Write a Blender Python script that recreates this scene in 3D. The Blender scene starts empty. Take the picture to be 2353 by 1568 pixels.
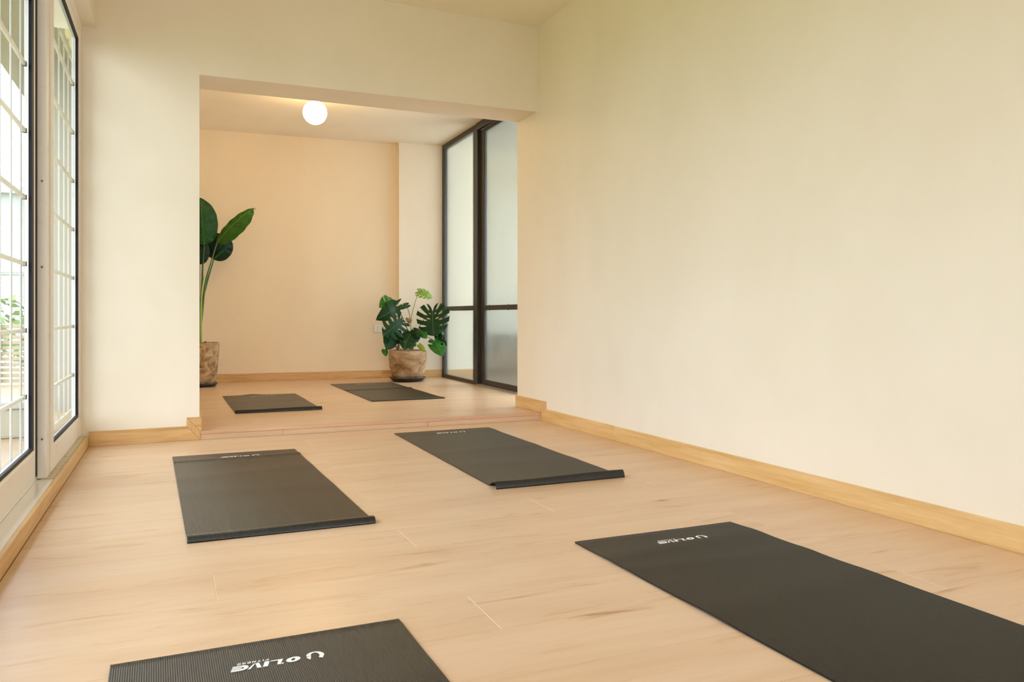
import bpy, bmesh, math, random
from mathutils import Vector, Matrix

random.seed(7)
S = bpy.context.scene
COL = S.collection
R = math.radians

# ------------------------------------------------------------------ camera
F_PX, CX, VH, CAMH = 1787.0, 1176.5, 726.0, 0.722
TH = math.atan((1176.5 - 402.0) / F_PX)
SN, CS = math.sin(TH), math.cos(TH)
cam_d = bpy.data.cameras.new('camera')
cam = bpy.data.objects.new('camera', cam_d)
COL.objects.link(cam)
cam.location = (0, 0, CAMH)
cam.rotation_euler = (R(90), 0, -TH)
cam_d.sensor_width = 36.0
cam_d.lens = F_PX / 2353.0 * 36.0
cam_d.shift_y = -(784.0 - VH) / 2353.0
cam_d.clip_start = 0.02
cam_d.clip_end = 200
S.camera = cam

# ------------------------------------------------------------------ sky, light, exposure
world = bpy.data.worlds.new('overcast_sky')
S.world = world
world.use_nodes = True
wbg = world.node_tree.nodes['Background']
# standard overcast sky: the zenith about twice as bright as the horizon
_wn, _wl = world.node_tree.nodes, world.node_tree.links
_tc = _wn.new('ShaderNodeTexCoord'); _sp = _wn.new('ShaderNodeSeparateXYZ')
_mr = _wn.new('ShaderNodeMapRange')
_mr.inputs['From Min'].default_value = 0.0; _mr.inputs['From Max'].default_value = 1.0
_mr.inputs['To Min'].default_value = 3.5; _mr.inputs['To Max'].default_value = 7.3
_wl.new(_tc.outputs['Generated'], _sp.inputs[0]); _wl.new(_sp.outputs[2], _mr.inputs['Value'])
_wl.new(_mr.outputs[0], wbg.inputs['Strength'])
wbg.inputs['Color'].default_value = (0.84, 0.935, 1.06, 1)
S.view_settings.view_transform = 'Standard'
S.view_settings.look = 'None'
S.view_settings.gamma = 1.0
S.view_settings.use_curve_mapping = False
S.view_settings.exposure = 0.14
S.cycles.use_denoising = True
S.cycles.max_bounces = 14
S.cycles.diffuse_bounces = 9
S.cycles.glossy_bounces = 5
S.cycles.transmission_bounces = 8
S.cycles.transparent_max_bounces = 16
S.cycles.caustics_reflective = False
S.cycles.caustics_refractive = True
S.cycles.sample_clamp_indirect = 8.0


def portal(name, loc, sx, sy, rot):
    d = bpy.data.lights.new(name, 'AREA')
    d.shape = 'RECTANGLE'
    d.size, d.size_y = sx, sy
    d.cycles.is_portal = True
    o = bpy.data.objects.new(name, d)
    o.location, o.rotation_euler = loc, rot
    COL.objects.link(o)


portal('window_portal', (-0.56, 2.7, 1.2), 2.3, 4.3, (0, R(-90), 0))
portal('side_room_portal', (4.76, 7.0, 1.3), 2.4, 4.8, (0, R(90), 0))
portal('side_front_portal', (3.8, 4.17, 1.33), 1.8, 2.42, (R(90), 0, 0))
portal('added_opening_portal', (1.2, -2.17, 1.05), 1.8, 1.6, (R(90), 0, 0))  # sampling portal of the opening added behind the camera
# veiled sun: a broad soft glow through thin cloud, behind the camera on the window side
sun_d = bpy.data.lights.new('veiled_sun', 'SUN')
sun_d.energy = 1.95
sun_d.angle = R(50)
sun_d.color = (1.0, 0.99, 0.97)
sun = bpy.data.objects.new('veiled_sun', sun_d)
sun.rotation_euler = Vector((0.36, 0.90, -0.30)).to_track_quat('-Z', 'Y').to_euler()
COL.objects.link(sun)


# ------------------------------------------------------------------ helpers
def ray(u, v):
    x = (u - CX) / F_PX
    return Vector((x * CS + SN, -x * SN + CS, -(v - VH) / F_PX))


def at_y(u, v, y):
    d = ray(u, v)
    return Vector((0, 0, CAMH)) + d * (y / d.y)


def at_x(u, v, x):
    d = ray(u, v)
    return Vector((0, 0, CAMH)) + d * (x / d.x)


def link(name, me, mats, parent=None, smooth=False):
    o = bpy.data.objects.new(name, me)
    for m in (mats if isinstance(mats, (list, tuple)) else [mats]):
        me.materials.append(m)
    COL.objects.link(o)
    if parent:
        o.parent = parent
    if smooth:
        me.polygons.foreach_set('use_smooth', [True] * len(me.polygons))
    me.update()
    return o


def mesh(name, vs, fs, mats, parent=None, smooth=False, mi=None):
    me = bpy.data.meshes.new(name)
    me.from_pydata([tuple(v) for v in vs], [], fs)
    if mi:
        me.polygons.foreach_set('material_index', mi)
    return link(name, me, mats, parent, smooth)


def thing(name, label, cat, loc=(0, 0, 0), group=None, kind=None):
    o = bpy.data.objects.new(name, None)
    o.empty_display_size = 0.05
    o.location = loc
    COL.objects.link(o)
    tag(o, label, cat, group, kind)
    return o


def tag(o, label=None, cat=None, group=None, kind=None):
    if label: o['label'] = label
    if cat: o['category'] = cat
    if group: o['group'] = group
    if kind: o['kind'] = kind
    return o


class MB:
    """collects boxes, prisms and lathes into one mesh"""
    def __init__(self):
        self.bm = bmesh.new()

    def hexa(self, p):
        # p: 4 bottom (ccw seen from above) + 4 top
        v = [self.bm.verts.new(q) for q in p]
        for f in ((3, 2, 1, 0), (4, 5, 6, 7), (0, 1, 5, 4), (1, 2, 6, 5), (2, 3, 7, 6), (3, 0, 4, 7)):
            self.bm.faces.new([v[i] for i in f])
        return self

    def box(self, x0, x1, y0, y1, z0, z1):
        return self.hexa([(x0, y0, z0), (x1, y0, z0), (x1, y1, z0), (x0, y1, z0),
                          (x0, y0, z1), (x1, y0, z1), (x1, y1, z1), (x0, y1, z1)])

    def prism(self, poly, d):
        """polygon (3-D points, planar) extruded by the vector d"""
        d = Vector(d)
        a = [self.bm.verts.new(p) for p in poly]
        b = [self.bm.verts.new(Vector(p) + d) for p in poly]
        n = len(poly)
        self.bm.faces.new(a)
        self.bm.faces.new(b[::-1])
        for i in range(n):
            self.bm.faces.new([a[(i + 1) % n], a[i], b[i], b[(i + 1) % n]])
        return self

    def lathe(self, prof, c=(0, 0, 0), n=40, axis='z'):
        rings = []
        for r, z in prof:
            ring = []
            for i in range(n):
                a = 2 * math.pi * i / n
                p = (r * math.cos(a), r * math.sin(a), z)
                if axis == 'y': p = (p[0], p[2], p[1])
                ring.append(self.bm.verts.new((c[0] + p[0], c[1] + p[1], c[2] + p[2])))
            rings.append(ring)
        for a, b in zip(rings, rings[1:]):
            for i in range(n):
                self.bm.faces.new([a[i], a[(i + 1) % n], b[(i + 1) % n], b[i]])
        for ring, rv in ((rings[0], True), (rings[-1], False)):
            self.bm.faces.new(ring[::-1] if rv else ring)
        return self

    def bevel(self, w, seg=1):
        bmesh.ops.bevel(self.bm, geom=self.bm.edges[:], offset=w, segments=seg, affect='EDGES', clamp_overlap=True)
        return self

    def build(self, name, mat, parent=None, smooth=False):
        bmesh.ops.recalc_face_normals(self.bm, faces=self.bm.faces)
        me = bpy.data.meshes.new(name)
        self.bm.to_mesh(me)
        self.bm.free()
        return link(name, me, mat, parent, smooth)


def tube(name, pts, radii, mat, parent=None, n=10, sub=6):
    """smooth tapering tube through the points"""
    pts = [Vector(p) for p in pts]
    P, Q = [], []
    m = len(pts)
    for i in range(m - 1):
        a, b, c, d = pts[max(i - 1, 0)], pts[i], pts[i + 1], pts[min(i + 2, m - 1)]
        for k in range(sub):
            t = k / sub
            P.append(0.5 * ((2 * b) + (c - a) * t + (2 * a - 5 * b + 4 * c - d) * t * t + (3 * b - a - 3 * c + d) * t ** 3))
            Q.append(radii[i] + (radii[i + 1] - radii[i]) * t)
    P.append(pts[-1]); Q.append(radii[-1])
    vs, fs = [], []
    up = Vector((0.3, 0.9, 0.2)).normalized()
    for i, p in enumerate(P):
        t = (P[min(i + 1, len(P) - 1)] - P[max(i - 1, 0)]).normalized()
        x = t.cross(up).normalized(); y = t.cross(x).normalized()
        for k in range(n):
            a = 2 * math.pi * k / n
            vs.append(p + (x * math.cos(a) + y * math.sin(a)) * Q[i])
    for i in range(len(P) - 1):
        for k in range(n):
            fs.append((i * n + k, i * n + (k + 1) % n, (i + 1) * n + (k + 1) % n, (i + 1) * n + k))
    fs.append(tuple(range(n))[::-1]); fs.append(tuple((len(P) - 1) * n + k for k in range(n)))
    return mesh(name, vs, fs, mat, parent, smooth=True)


# ------------------------------------------------------------------ materials
def mat(name, color=(0.8, 0.8, 0.8), rough=0.5, spec=0.5, metal=0.0):
    m = bpy.data.materials.new(name)
    m.use_nodes = True
    b = m.node_tree.nodes['Principled BSDF']
    b.inputs['Base Color'].default_value = (*color, 1)
    b.inputs['Roughness'].default_value = rough
    b.inputs['Specular IOR Level'].default_value = spec
    b.inputs['Metallic'].default_value = metal
    return m


def nt(m):
    return m.node_tree, m.node_tree.nodes, m.node_tree.links, m.node_tree.nodes['Principled BSDF']


def noise(N, L, vec, scale, detail=4, rough=0.5, dist=0.0):
    n = N.new('ShaderNodeTexNoise')
    n.inputs['Scale'].default_value = scale
    n.inputs['Detail'].default_value = detail
    n.inputs['Roughness'].default_value = rough
    n.inputs['Distortion'].default_value = dist
    L.new(vec, n.inputs['Vector'])
    return n.outputs['Fac']


def ramp(N, L, fac, stops):
    r = N.new('ShaderNodeValToRGB')
    e = r.color_ramp.elements
    while len(e) < len(stops): e.new(0.5)
    for el, (p, c) in zip(e, stops):
        el.position = p
        el.color = (*c, 1) if len(c) == 3 else c
    L.new(fac, r.inputs['Fac'])
    return r.outputs['Color']


def mixc(N, L, fac, a, b, mode='MIX'):
    n = N.new('ShaderNodeMix')
    n.data_type = 'RGBA'
    n.blend_type = mode
    for s, v in ((n.inputs[0], fac), (n.inputs[6], a), (n.inputs[7], b)):
        if hasattr(v, 'links'): L.new(v, s)
        else: s.default_value = v if not isinstance(v, tuple) else (*v, 1)
    return n.outputs[2]


def bump(N, L, B, h, strength, dist):
    b = N.new('ShaderNodeBump')
    b.inputs['Strength'].default_value = strength
    b.inputs['Distance'].default_value = dist
    L.new(h, b.inputs['Height'])
    L.new(b.outputs['Normal'], B.inputs['Normal'])


def mapped(N, L, scale=(1, 1, 1), rnd=False, src='Object', rot=(0, 0, 0)):
    tc = N.new('ShaderNodeTexCoord')
    mp = N.new('ShaderNodeMapping')
    mp.inputs['Scale'].default_value = scale
    mp.inputs['Rotation'].default_value = rot
    L.new(tc.outputs[src], mp.inputs['Vector'])
    if rnd:
        oi = N.new('ShaderNodeObjectInfo')
        mu = N.new('ShaderNodeVectorMath'); mu.operation = 'SCALE'
        cb = N.new('ShaderNodeCombineXYZ')
        for i in range(3): L.new(oi.outputs['Random'], cb.inputs[i])
        L.new(cb.outputs[0], mu.inputs[0]); mu.inputs['Scale'].default_value = 37.0
        L.new(mu.outputs[0], mp.inputs['Location'])
    return mp.outputs['Vector']


def wall_paint(name, c):
    m = mat(name, c, 0.62, 0.25)
    T, N, L, B = nt(m)
    v = mapped(N, L, (1, 1, 0.6))
    f = noise(N, L, v, 1.6, 4, 0.55, 0.4)
    c2 = tuple(x * k for x, k in zip(c, (0.955, 0.945, 0.92)))
    col = ramp(N, L, f, [(0.35, c2), (0.65, c)])
    L.new(col, B.inputs['Base Color'])
    f2 = noise(N, L, mapped(N, L), 60, 3)
    bump(N, L, B, f2, 0.10, 0.002)
    return m


def wood(name, base, dark, light, rough, grain=(1.2, 14, 14), rnd=True, knots=True, contrast=1.0, spec=0.4, tint=0.06):
    m = mat(name, base, rough, spec)
    T, N, L, B = nt(m)
    v = mapped(N, L, grain, rnd)
    g1 = noise(N, L, v, 1.3, 5, 0.6, 0.5)
    g2 = noise(N, L, mapped(N, L, (grain[0] * 2.5, grain[1] * 7, grain[2] * 7), rnd), 1.5, 3, 0.6, 0.15)
    a = ramp(N, L, g1, [(0.32, dark), (0.5, base), (0.68, light)])
    b = ramp(N, L, g2, [(0.30, (0.80, 0.78, 0.74)), (0.6, (1, 1, 1))])
    col = mixc(N, L, 0.35 * contrast, a, b, 'MULTIPLY')
    if knots:
        # sparse darker figure: short streaks along the grain
        k = noise(N, L, mapped(N, L, (grain[0] * 1.6, grain[1] * 1.9, grain[2]), rnd), 1.7, 4, 0.65, 1.2)
        kc = ramp(N, L, k, [(0.58, (1, 1, 1)), (0.68, (0.86, 0.77, 0.68)), (0.76, (0.55, 0.38, 0.27))])
        col = mixc(N, L, 0.8, col, kc, 'MULTIPLY')
    if knots:
        vo = N.new('ShaderNodeTexVoronoi'); vo.inputs['Scale'].default_value = 1.0
        v3 = mapped(N, L, (3.0, 7.0, 3.0), rnd)
        L.new(v3, vo.inputs['Vector'])
        kk = noise(N, L, mapped(N, L, (18, 60, 18), rnd), 1.0, 3, 0.6)
        ad = N.new('ShaderNodeMath'); ad.operation = 'MULTIPLY_ADD'; ad.inputs[1].default_value = 0.16
        L.new(kk, ad.inputs[0]); L.new(vo.outputs['Distance'], ad.inputs[2])
        kc = ramp(N, L, ad.outputs[0], [(0.10, (0.50, 0.33, 0.22)), (0.15, (0.80, 0.68, 0.56)), (0.24, (1, 1, 1))])
        gate = ramp(N, L, noise(N, L, mapped(N, L, (0.8, 1.5, 1), rnd), 1.0, 1), [(0.52, (0, 0, 0)), (0.60, (1, 1, 1))])
        col = mixc(N, L, gate, col, mixc(N, L, 1.0, col, kc, 'MULTIPLY'))
    if rnd:
        oi = N.new('ShaderNodeObjectInfo')
        h = N.new('ShaderNodeHueSaturation')
        mr = N.new('ShaderNodeMapRange')
        mr.inputs['To Min'].default_value = 1 - tint
        mr.inputs['To Max'].default_value = 1 + tint
        L.new(oi.outputs['Random'], mr.inputs['Value'])
        L.new(mr.outputs[0], h.inputs['Value'])
        L.new(col, h.inputs['Color'])
        col = h.outputs['Color']
    L.new(col, B.inputs['Base Color'])
    bump(N, L, B, g2, 0.06, 0.001)
    return m


M = {}
M['wall'] = wall_paint('cream_wall_paint', (0.86, 0.80, 0.68))
M['peach'] = wall_paint('peach_wall_paint', (0.85, 0.735, 0.55))
M['ceil'] = wall_paint('ceiling_paint', (0.89, 0.83, 0.69))
M['plank'] = wood('laminate_plank', (0.675, 0.475, 0.305), (0.63, 0.425, 0.26), (0.705, 0.515, 0.35), 0.33, (0.8, 4.5, 4.5), tint=0.012, contrast=0.6)
M['plank_edge'] = mat('pale_plank_edge', (0.76, 0.62, 0.44), 0.5)  # reflection along the end joints put into the colour
M['oak'] = wood('oak_baseboard_wood', (0.72, 0.47, 0.20), (0.64, 0.39, 0.145), (0.78, 0.54, 0.26), 0.42, (16, 1.6, 26), knots=False, tint=0.03)
M['oak_x'] = wood('oak_trim_wood', (0.64, 0.40, 0.17), (0.52, 0.30, 0.11), (0.72, 0.48, 0.22), 0.42, (1.6, 16, 26), knots=False, tint=0.03)
M['oak_z'] = wood('oak_upright_grain', (0.64, 0.40, 0.17), (0.52, 0.30, 0.11), (0.72, 0.48, 0.22), 0.42, (26, 16, 1.6), knots=False, tint=0.03)
M['nosing'] = wood('pinkish_nosing_wood', (0.66, 0.41, 0.27), (0.58, 0.34, 0.21), (0.72, 0.47, 0.32), 0.4, (1.2, 14, 14), knots=False)
M['frame'] = mat('cream_coated_aluminium', (0.88, 0.855, 0.81), 0.38, 0.5)
T, N, L, B = nt(M['frame'])
L.new(ramp(N, L, noise(N, L, mapped(N, L, (1, 1, 1)), 9, 5, 0.7), [(0.30, (0.83, 0.79, 0.70)), (0.44, (0.90, 0.875, 0.83))]), B.inputs['Base Color'])
M['gasket'] = mat('black_rubber_gasket', (0.006, 0.006, 0.010), 0.5, 0.2)
M['bar'] = mat('cream_glazing_bar', (0.88, 0.85, 0.78), 0.4)
T, N, L, B = nt(M['bar'])
_t = N.new('ShaderNodeBsdfTranslucent'); _t.inputs['Color'].default_value = (0.9, 0.86, 0.78, 1)
_m = N.new('ShaderNodeMixShader'); _m.inputs[0].default_value = 0.4
L.new(B.outputs[0], _m.inputs[1]); L.new(_t.outputs[0], _m.inputs[2])
L.new(_m.outputs[0], N['Material Output'].inputs['Surface'])
M['marble'] = mat('white_marble_sill', (0.80, 0.79, 0.79), 0.2, 0.7)
T, N, L, B = nt(M['marble'])
L.new(ramp(N, L, noise(N, L, mapped(N, L, (1, 1, 1)), 6, 6, 0.7, 1.0), [(0.27, (0.66, 0.60, 0.50)), (0.38, (0.88, 0.87, 0.87))]), B.inputs['Base Color'])
M['dirty'] = mat('dusty_track', (0.55, 0.47, 0.31), 0.7)
T, N, L, B = nt(M['dirty'])
L.new(ramp(N, L, noise(N, L, mapped(N, L, (1, 1, 1)), 13, 7, 0.8), [(0.33, (0.20, 0.15, 0.09)), (0.43, (0.62, 0.54, 0.38))]), B.inputs['Base Color'])
M['black_metal'] = mat('dark_bronze_metal', (0.030, 0.024, 0.017), 0.38, 0.5)
M['white_plastic'] = mat('white_plastic', (0.85, 0.83, 0.80), 0.3)
M['dark_plastic'] = mat('black_plastic', (0.02, 0.022, 0.026), 0.4)
M['soil'] = mat('potting_soil', (0.05, 0.032, 0.02), 0.95)
M['stub'] = mat('dry_stem', (0.16, 0.09, 0.05), 0.8)
M['print'] = mat('white_print', (0.86, 0.86, 0.84), 0.55)
M['screw'] = mat('steel_screw', (0.25, 0.22, 0.2), 0.35, 0.5, 0.8)

m = mat('ribbed_rubber_foam', (0.040, 0.038, 0.034), 0.30, 0.5)
T, N, L, B = nt(m)
f = noise(N, L, mapped(N, L, (120, 420, 1)), 1.0, 2, 0.6)
L.new(ramp(N, L, f, [(0.3, (0.007, 0.007, 0.007)), (0.7, (0.019, 0.018, 0.016))]), B.inputs['Base Color'])
bump(N, L, B, f, 0.22, 0.0008)
M['mat'] = m


def glass(name, tint, refl_rough, gloss_add=0.0, milk=0.0, bumpy=None):
    m = bpy.data.materials.new(name)
    m.use_nodes = True
    T = m.node_tree; N = T.nodes; L = T.links
    for n in list(N):
        if n.type != 'OUTPUT_MATERIAL': N.remove(n)
    out = [n for n in N if n.type == 'OUTPUT_MATERIAL'][0]
    tr = N.new('ShaderNodeBsdfTransparent'); tr.inputs['Color'].default_value = (*tint, 1)
    gl = N.new('ShaderNodeBsdfGlossy'); gl.inputs['Roughness'].default_value = refl_rough
    fr = N.new('ShaderNodeFresnel'); fr.inputs['IOR'].default_value = 1.45
    base = tr.outputs[0]
    if milk:
        tl = N.new('ShaderNodeBsdfTranslucent'); tl.inputs['Color'].default_value = (0.86, 0.90, 0.84, 1)
        df = N.new('ShaderNodeBsdfRefraction'); df.inputs['Roughness'].default_value = 0.35
        df.inputs['IOR'].default_value = 1.04; df.inputs['Color'].default_value = (*tint, 1)
        m1 = N.new('ShaderNodeMixShader'); m1.inputs[0].default_value = 0.12
        L.new(df.outputs[0], m1.inputs[1]); L.new(tl.outputs[0], m1.inputs[2])
        m2 = N.new('ShaderNodeMixShader'); m2.inputs[0].default_value = milk
        L.new(base, m2.inputs[1]); L.new(m1.outputs[0], m2.inputs[2])
        base = m2.outputs[0]
    mx = N.new('ShaderNodeMixShader')
    if gloss_add:
        ad = N.new('ShaderNodeMath'); ad.operation = 'MULTIPLY'; ad.inputs[1].default_value = gloss_add
        L.new(fr.outputs[0], ad.inputs[0]); L.new(ad.outputs[0], mx.inputs[0])
    else:
        L.new(fr.outputs[0], mx.inputs[0])
    L.new(base, mx.inputs[1]); L.new(gl.outputs[0], mx.inputs[2])
    if bumpy:
        v = mapped(N, L, bumpy[0])
        f = noise(N, L, v, 1.0, 3, 0.5, 0.3)
        b = N.new('ShaderNodeBump'); b.inputs['Strength'].default_value = bumpy[1]; b.inputs['Distance'].default_value = 0.002
        L.new(f, b.inputs['Height'])
        L.new(b.outputs[0], gl.inputs['Normal'])
    L.new(mx.outputs[0], out.inputs['Surface'])
    return m


M['pane'] = glass('window_glass', (0.97, 0.985, 0.975), 0.02, 0.22)
M['fluted'] = glass('fluted_partition_glass', (0.95, 0.975, 0.94), 0.10, 0.8, milk=0.5, bumpy=((3, 160, 3), 0.5))
M['frosted'] = glass('frosted_partition_glass', (0.985, 1.0, 0.975), 0.07, 0.5, milk=0.32)

m = mat('lamp_opal_glass', (1, 1, 1), 0.4)
T, N, L, B = nt(m)
B.inputs['Emission Color'].default_value = (1.0, 0.66, 0.30, 1)
B.inputs['Emission Strength'].default_value = 43.0
M['lamp'] = m


def pot_mat(name, seedloc, tall):
    m = mat(name, (0.5, 0.36, 0.22), 0.85, 0.2)
    T, N, L, B = nt(m)
    v = mapped(N, L, (4, 4, 7 if not tall else 4))
    a = noise(N, L, v, 1.0 if not tall else 2.2, 6, 0.68, 0.9 if not tall else 2.0)
    c = ramp(N, L, a, [(0.34, (0.15, 0.08, 0.032)), (0.45, (0.36, 0.225, 0.115)), (0.56, (0.50, 0.36, 0.22)), (0.72, (0.62, 0.49, 0.33))])
    b = noise(N, L, mapped(N, L, (1.5, 1.5, 26)), 2.0, 4, 0.6)
    c2 = ramp(N, L, b, [(0.35, (0.80, 0.76, 0.70)), (0.6, (1, 1, 1))])
    L.new(mixc(N, L, 0.6, c, c2, 'MULTIPLY'), B.inputs['Base Color'])
    bump(N, L, B, a, 0.25, 0.01)
    return m


M['pot'] = pot_mat('weathered_terracotta', 0, False)
M['pot_tall'] = pot_mat('mottled_terracotta', 5, True)


def leaf_mat(name, c, c2, rib, rough=0.35, trans=0.18):
    m = mat(name, c, rough, 0.2)
    T, N, L, B = nt(m)
    uv = N.new('ShaderNodeUVMap')
    sp = N.new('ShaderNodeSeparateXYZ'); L.new(uv.outputs[0], sp.inputs[0])
    ab = N.new('ShaderNodeMath'); ab.operation = 'ABSOLUTE'; L.new(sp.outputs[0], ab.inputs[0])
    rb = ramp(N, L, ab.outputs[0], [(0.004, (1, 1, 1)), (0.016, (0, 0, 0))])
    f = noise(N, L, mapped(N, L), 22, 3, 0.6)
    col = ramp(N, L, f, [(0.35, c), (0.68, c2)])
    # side veins
    wv = N.new('ShaderNodeTexWave'); wv.wave_type = 'BANDS'; wv.bands_direction = 'DIAGONAL'
    wv.inputs['Scale'].default_value = 5.0
    cb = N.new('ShaderNodeCombineXYZ')
    L.new(ab.outputs[0], cb.inputs[0]); cb.inputs[1].default_value = 0
    ng = N.new('ShaderNodeMath'); ng.operation = 'MULTIPLY'; ng.inputs[1].default_value = -1.4
    L.new(sp.outputs[1], ng.inputs[0]); L.new(ng.outputs[0], cb.inputs[1])
    L.new(cb.outputs[0], wv.inputs['Vector'])
    vc = ramp(N, L, wv.outputs['Fac'], [(0.0, (0.82, 0.86, 0.82)), (0.5, (1, 1, 1)), (0.96, (1.0, 1.0, 1.0)), (1.0, (1.3, 1.3, 1.2))])
    col = mixc(N, L, 0.4, col, vc, 'MULTIPLY')
    col = mixc(N, L, rb, col, rib)
    L.new(col, B.inputs['Base Color'])
    bump(N, L, B, wv.outputs['Fac'], 0.12, 0.004)
    tl = N.new('ShaderNodeBsdfTranslucent'); L.new(col, tl.inputs['Color'])
    mx = N.new('ShaderNodeMixShader'); mx.inputs[0].default_value = trans
    out = [n for n in N if n.type == 'OUTPUT_MATERIAL'][0]
    L.new(B.outputs[0], mx.inputs[1]); L.new(tl.outputs[0], mx.inputs[2]); L.new(mx.outputs[0], out.inputs['Surface'])
    return m


M['leaf_dark'] = leaf_mat('dark_monstera_leaf', (0.010, 0.045, 0.013), (0.018, 0.075, 0.018), (0.10, 0.20, 0.05), 0.42)
M['leaf_mid'] = leaf_mat('green_monstera_leaf', (0.03, 0.15, 0.02), (0.05, 0.23, 0.03), (0.14, 0.34, 0.08), 0.3)
M['leaf_new'] = leaf_mat('new_monstera_leaf', (0.22, 0.44, 0.05), (0.42, 0.62, 0.16), (0.5, 0.66, 0.3), 0.35, 0.3)
M['leaf_yellow'] = leaf_mat('yellowing_leaf', (0.20, 0.32, 0.03), (0.32, 0.38, 0.05), (0.35, 0.4, 0.1), 0.4)
M['leaf_brown'] = leaf_mat('brown_leaf', (0.36, 0.16, 0.08), (0.48, 0.26, 0.14), (0.4, 0.2, 0.1), 0.6)
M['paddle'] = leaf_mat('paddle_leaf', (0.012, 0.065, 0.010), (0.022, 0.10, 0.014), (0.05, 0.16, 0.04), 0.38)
M['paddle_lit'] = leaf_mat('sunny_paddle_leaf', (0.035, 0.13, 0.012), (0.06, 0.17, 0.02), (0.12, 0.25, 0.06), 0.4)  # lit copy of the paddle green, light put into the colour
M['paddle_dark'] = leaf_mat('shaded_paddle_leaf', (0.006, 0.022, 0.012), (0.010, 0.035, 0.014), (0.02, 0.06, 0.03), 0.4, 0.05)  # dark copy, shade of back-facing leaves put into the colour
M['stem'] = mat('green_stem', (0.06, 0.16, 0.03), 0.4)
M['stem_dark'] = mat('dark_green_stem', (0.03, 0.09, 0.02), 0.4)
M['stem_pale'] = mat('pale_green_stem', (0.30, 0.42, 0.08), 0.4)
# outside
M['out_white'] = mat('white_masonry_outside', (0.30, 0.30, 0.285), 0.7)
M['out_cream'] = mat('cream_render_outside', (0.30, 0.28, 0.215), 0.8)
M['out_shade'] = mat('grey_beige_render', (0.28, 0.275, 0.25), 0.8)
M['out_tile'] = mat('tan_terrace_tile', (0.34, 0.25, 0.16), 0.5)
M['out_grille'] = mat('white_painted_iron', (0.42, 0.42, 0.40), 0.5)
M['out_slat'] = mat('weathered_slat', (0.34, 0.29, 0.20), 0.7)
M['out_leaf'] = mat('outdoor_foliage', (0.14, 0.26, 0.06), 0.6)
M['out_glass'] = mat('far_window_glass', (0.32, 0.35, 0.37), 0.2)
M['side_wall'] = wall_paint('side_room_paint', (0.93, 0.91, 0.78))
M['side_floor'] = wood('side_room_floor', (0.26, 0.18, 0.10), (0.2, 0.13, 0.07), (0.33, 0.24, 0.14), 0.4, (8, 1, 8), rnd=False, knots=False)
M['linen'] = mat('grey_green_cloth', (0.40, 0.42, 0.30), 0.9)
M['chest'] = wood('dark_chest_wood', (0.22, 0.14, 0.07), (0.16, 0.09, 0.04), (0.28, 0.19, 0.1), 0.5, (1, 8, 8), rnd=False, knots=False)

# ------------------------------------------------------------------ geometry constants
ZC = 2.745            # main ceiling
ZB = 2.59             # raised room ceiling
STEP = 0.05
def part_y(x): return 4.865 + (x + 0.45) * 0.0255           # face of the cross wall
def beam_yb(x): return 5.19 + (x - 0.13) * 0.036             # back face of the cross wall
def wall_x(y): return 2.333 + (4.935 - y) * 0.0085           # right wall face
def back_y(x): return 8.375 - (x - 0.4) * 0.062              # far wall
XO = 0.131            # left jamb of the opening
XG = 2.69             # glass partition plane
Y0 = -2.0

# ------------------------------------------------------------------ shell
def struct(o): return tag(o, kind='structure')


# floor: slab + planks as individual pieces
fl = MB().box(-0.62, 3.0, Y0, 4.90, -0.16, -0.0125).build('floor', M['dirty'])
struct(fl)
fl2 = MB().hexa([(-0.62, 4.885, -0.16), (2.9, 4.885, -0.16), (2.9, 8.6, -0.16), (-0.62, 8.6, -0.16),
                 (-0.62, 4.885, STEP - 0.0125), (2.9, 4.885, STEP - 0.0125), (2.9, 8.6, STEP - 0.0125), (-0.62, 8.6, STEP - 0.0125)]).build('floor_raised', M['dirty'])
struct(fl2)


def plank_mesh(x0, x1, y0, y1, z):
    """board centred on its own origin; bevelled ends painted pale for the glint at the joints"""
    a, b = (x1 - x0) / 2, (y1 - y0) / 2
    e, s, h, g = 0.0009, 0.00035, 0.0009, 0.00012
    a -= g; b -= g
    vs = [(-a, -b, -0.012), (a, -b, -0.012), (a, b, -0.012), (-a, b, -0.012),
          (-a, -b, -h), (a, -b, -h), (a, b, -h), (-a, b, -h),
          (-a + e, -b + s, 0), (a - e, -b + s, 0), (a - e, b - s, 0), (-a + e, b - s, 0)]
    fs = [(3, 2, 1, 0), (0, 1, 5, 4), (1, 2, 6, 5), (2, 3, 7, 6), (3, 0, 4, 7),
          (4, 5, 9, 8), (5, 6, 10, 9), (6, 7, 11, 10), (7, 4, 8, 11), (8, 9, 10, 11)]
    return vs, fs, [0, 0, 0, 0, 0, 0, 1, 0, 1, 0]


PL, PW = 1.776, 0.2285
def lay(parent, ybase, ya, yb, xa, xb, z, joint0, ymin=None):
    k0 = math.floor((ya - ybase) / PW); k = k0
    cache = {}
    while ybase + k * PW < yb - 1e-4:
        y0, y1 = max(ybase + k * PW, ya), min(ybase + (k + 1) * PW, yb)
        j = joint0 + (k % 3) * PL / 3
        x = j - PL * math.ceil((j - xa) / PL)
        while x < xb - 1e-4:
            x0, x1 = max(x, xa), min(x + PL, xb)
            if x1 - x0 > 0.02 and y1 - y0 > 0.01:
                key = (round(x1 - x0, 3), round(y1 - y0, 3))
                if key not in cache:
                    me = bpy.data.meshes.new('plank')
                    v, f, mi = plank_mesh(x0, x1, y0, y1, 0)
                    me.from_pydata(v, [], f)
                    me.polygons.foreach_set('material_index', mi)
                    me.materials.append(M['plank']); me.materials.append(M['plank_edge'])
                    cache[key] = me
                o = bpy.data.objects.new('plank', cache[key])
                o.location = ((x0 + x1) / 2, (y0 + y1) / 2, z)
                COL.objects.link(o); o.parent = parent
            x += PL
        k += 1


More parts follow.
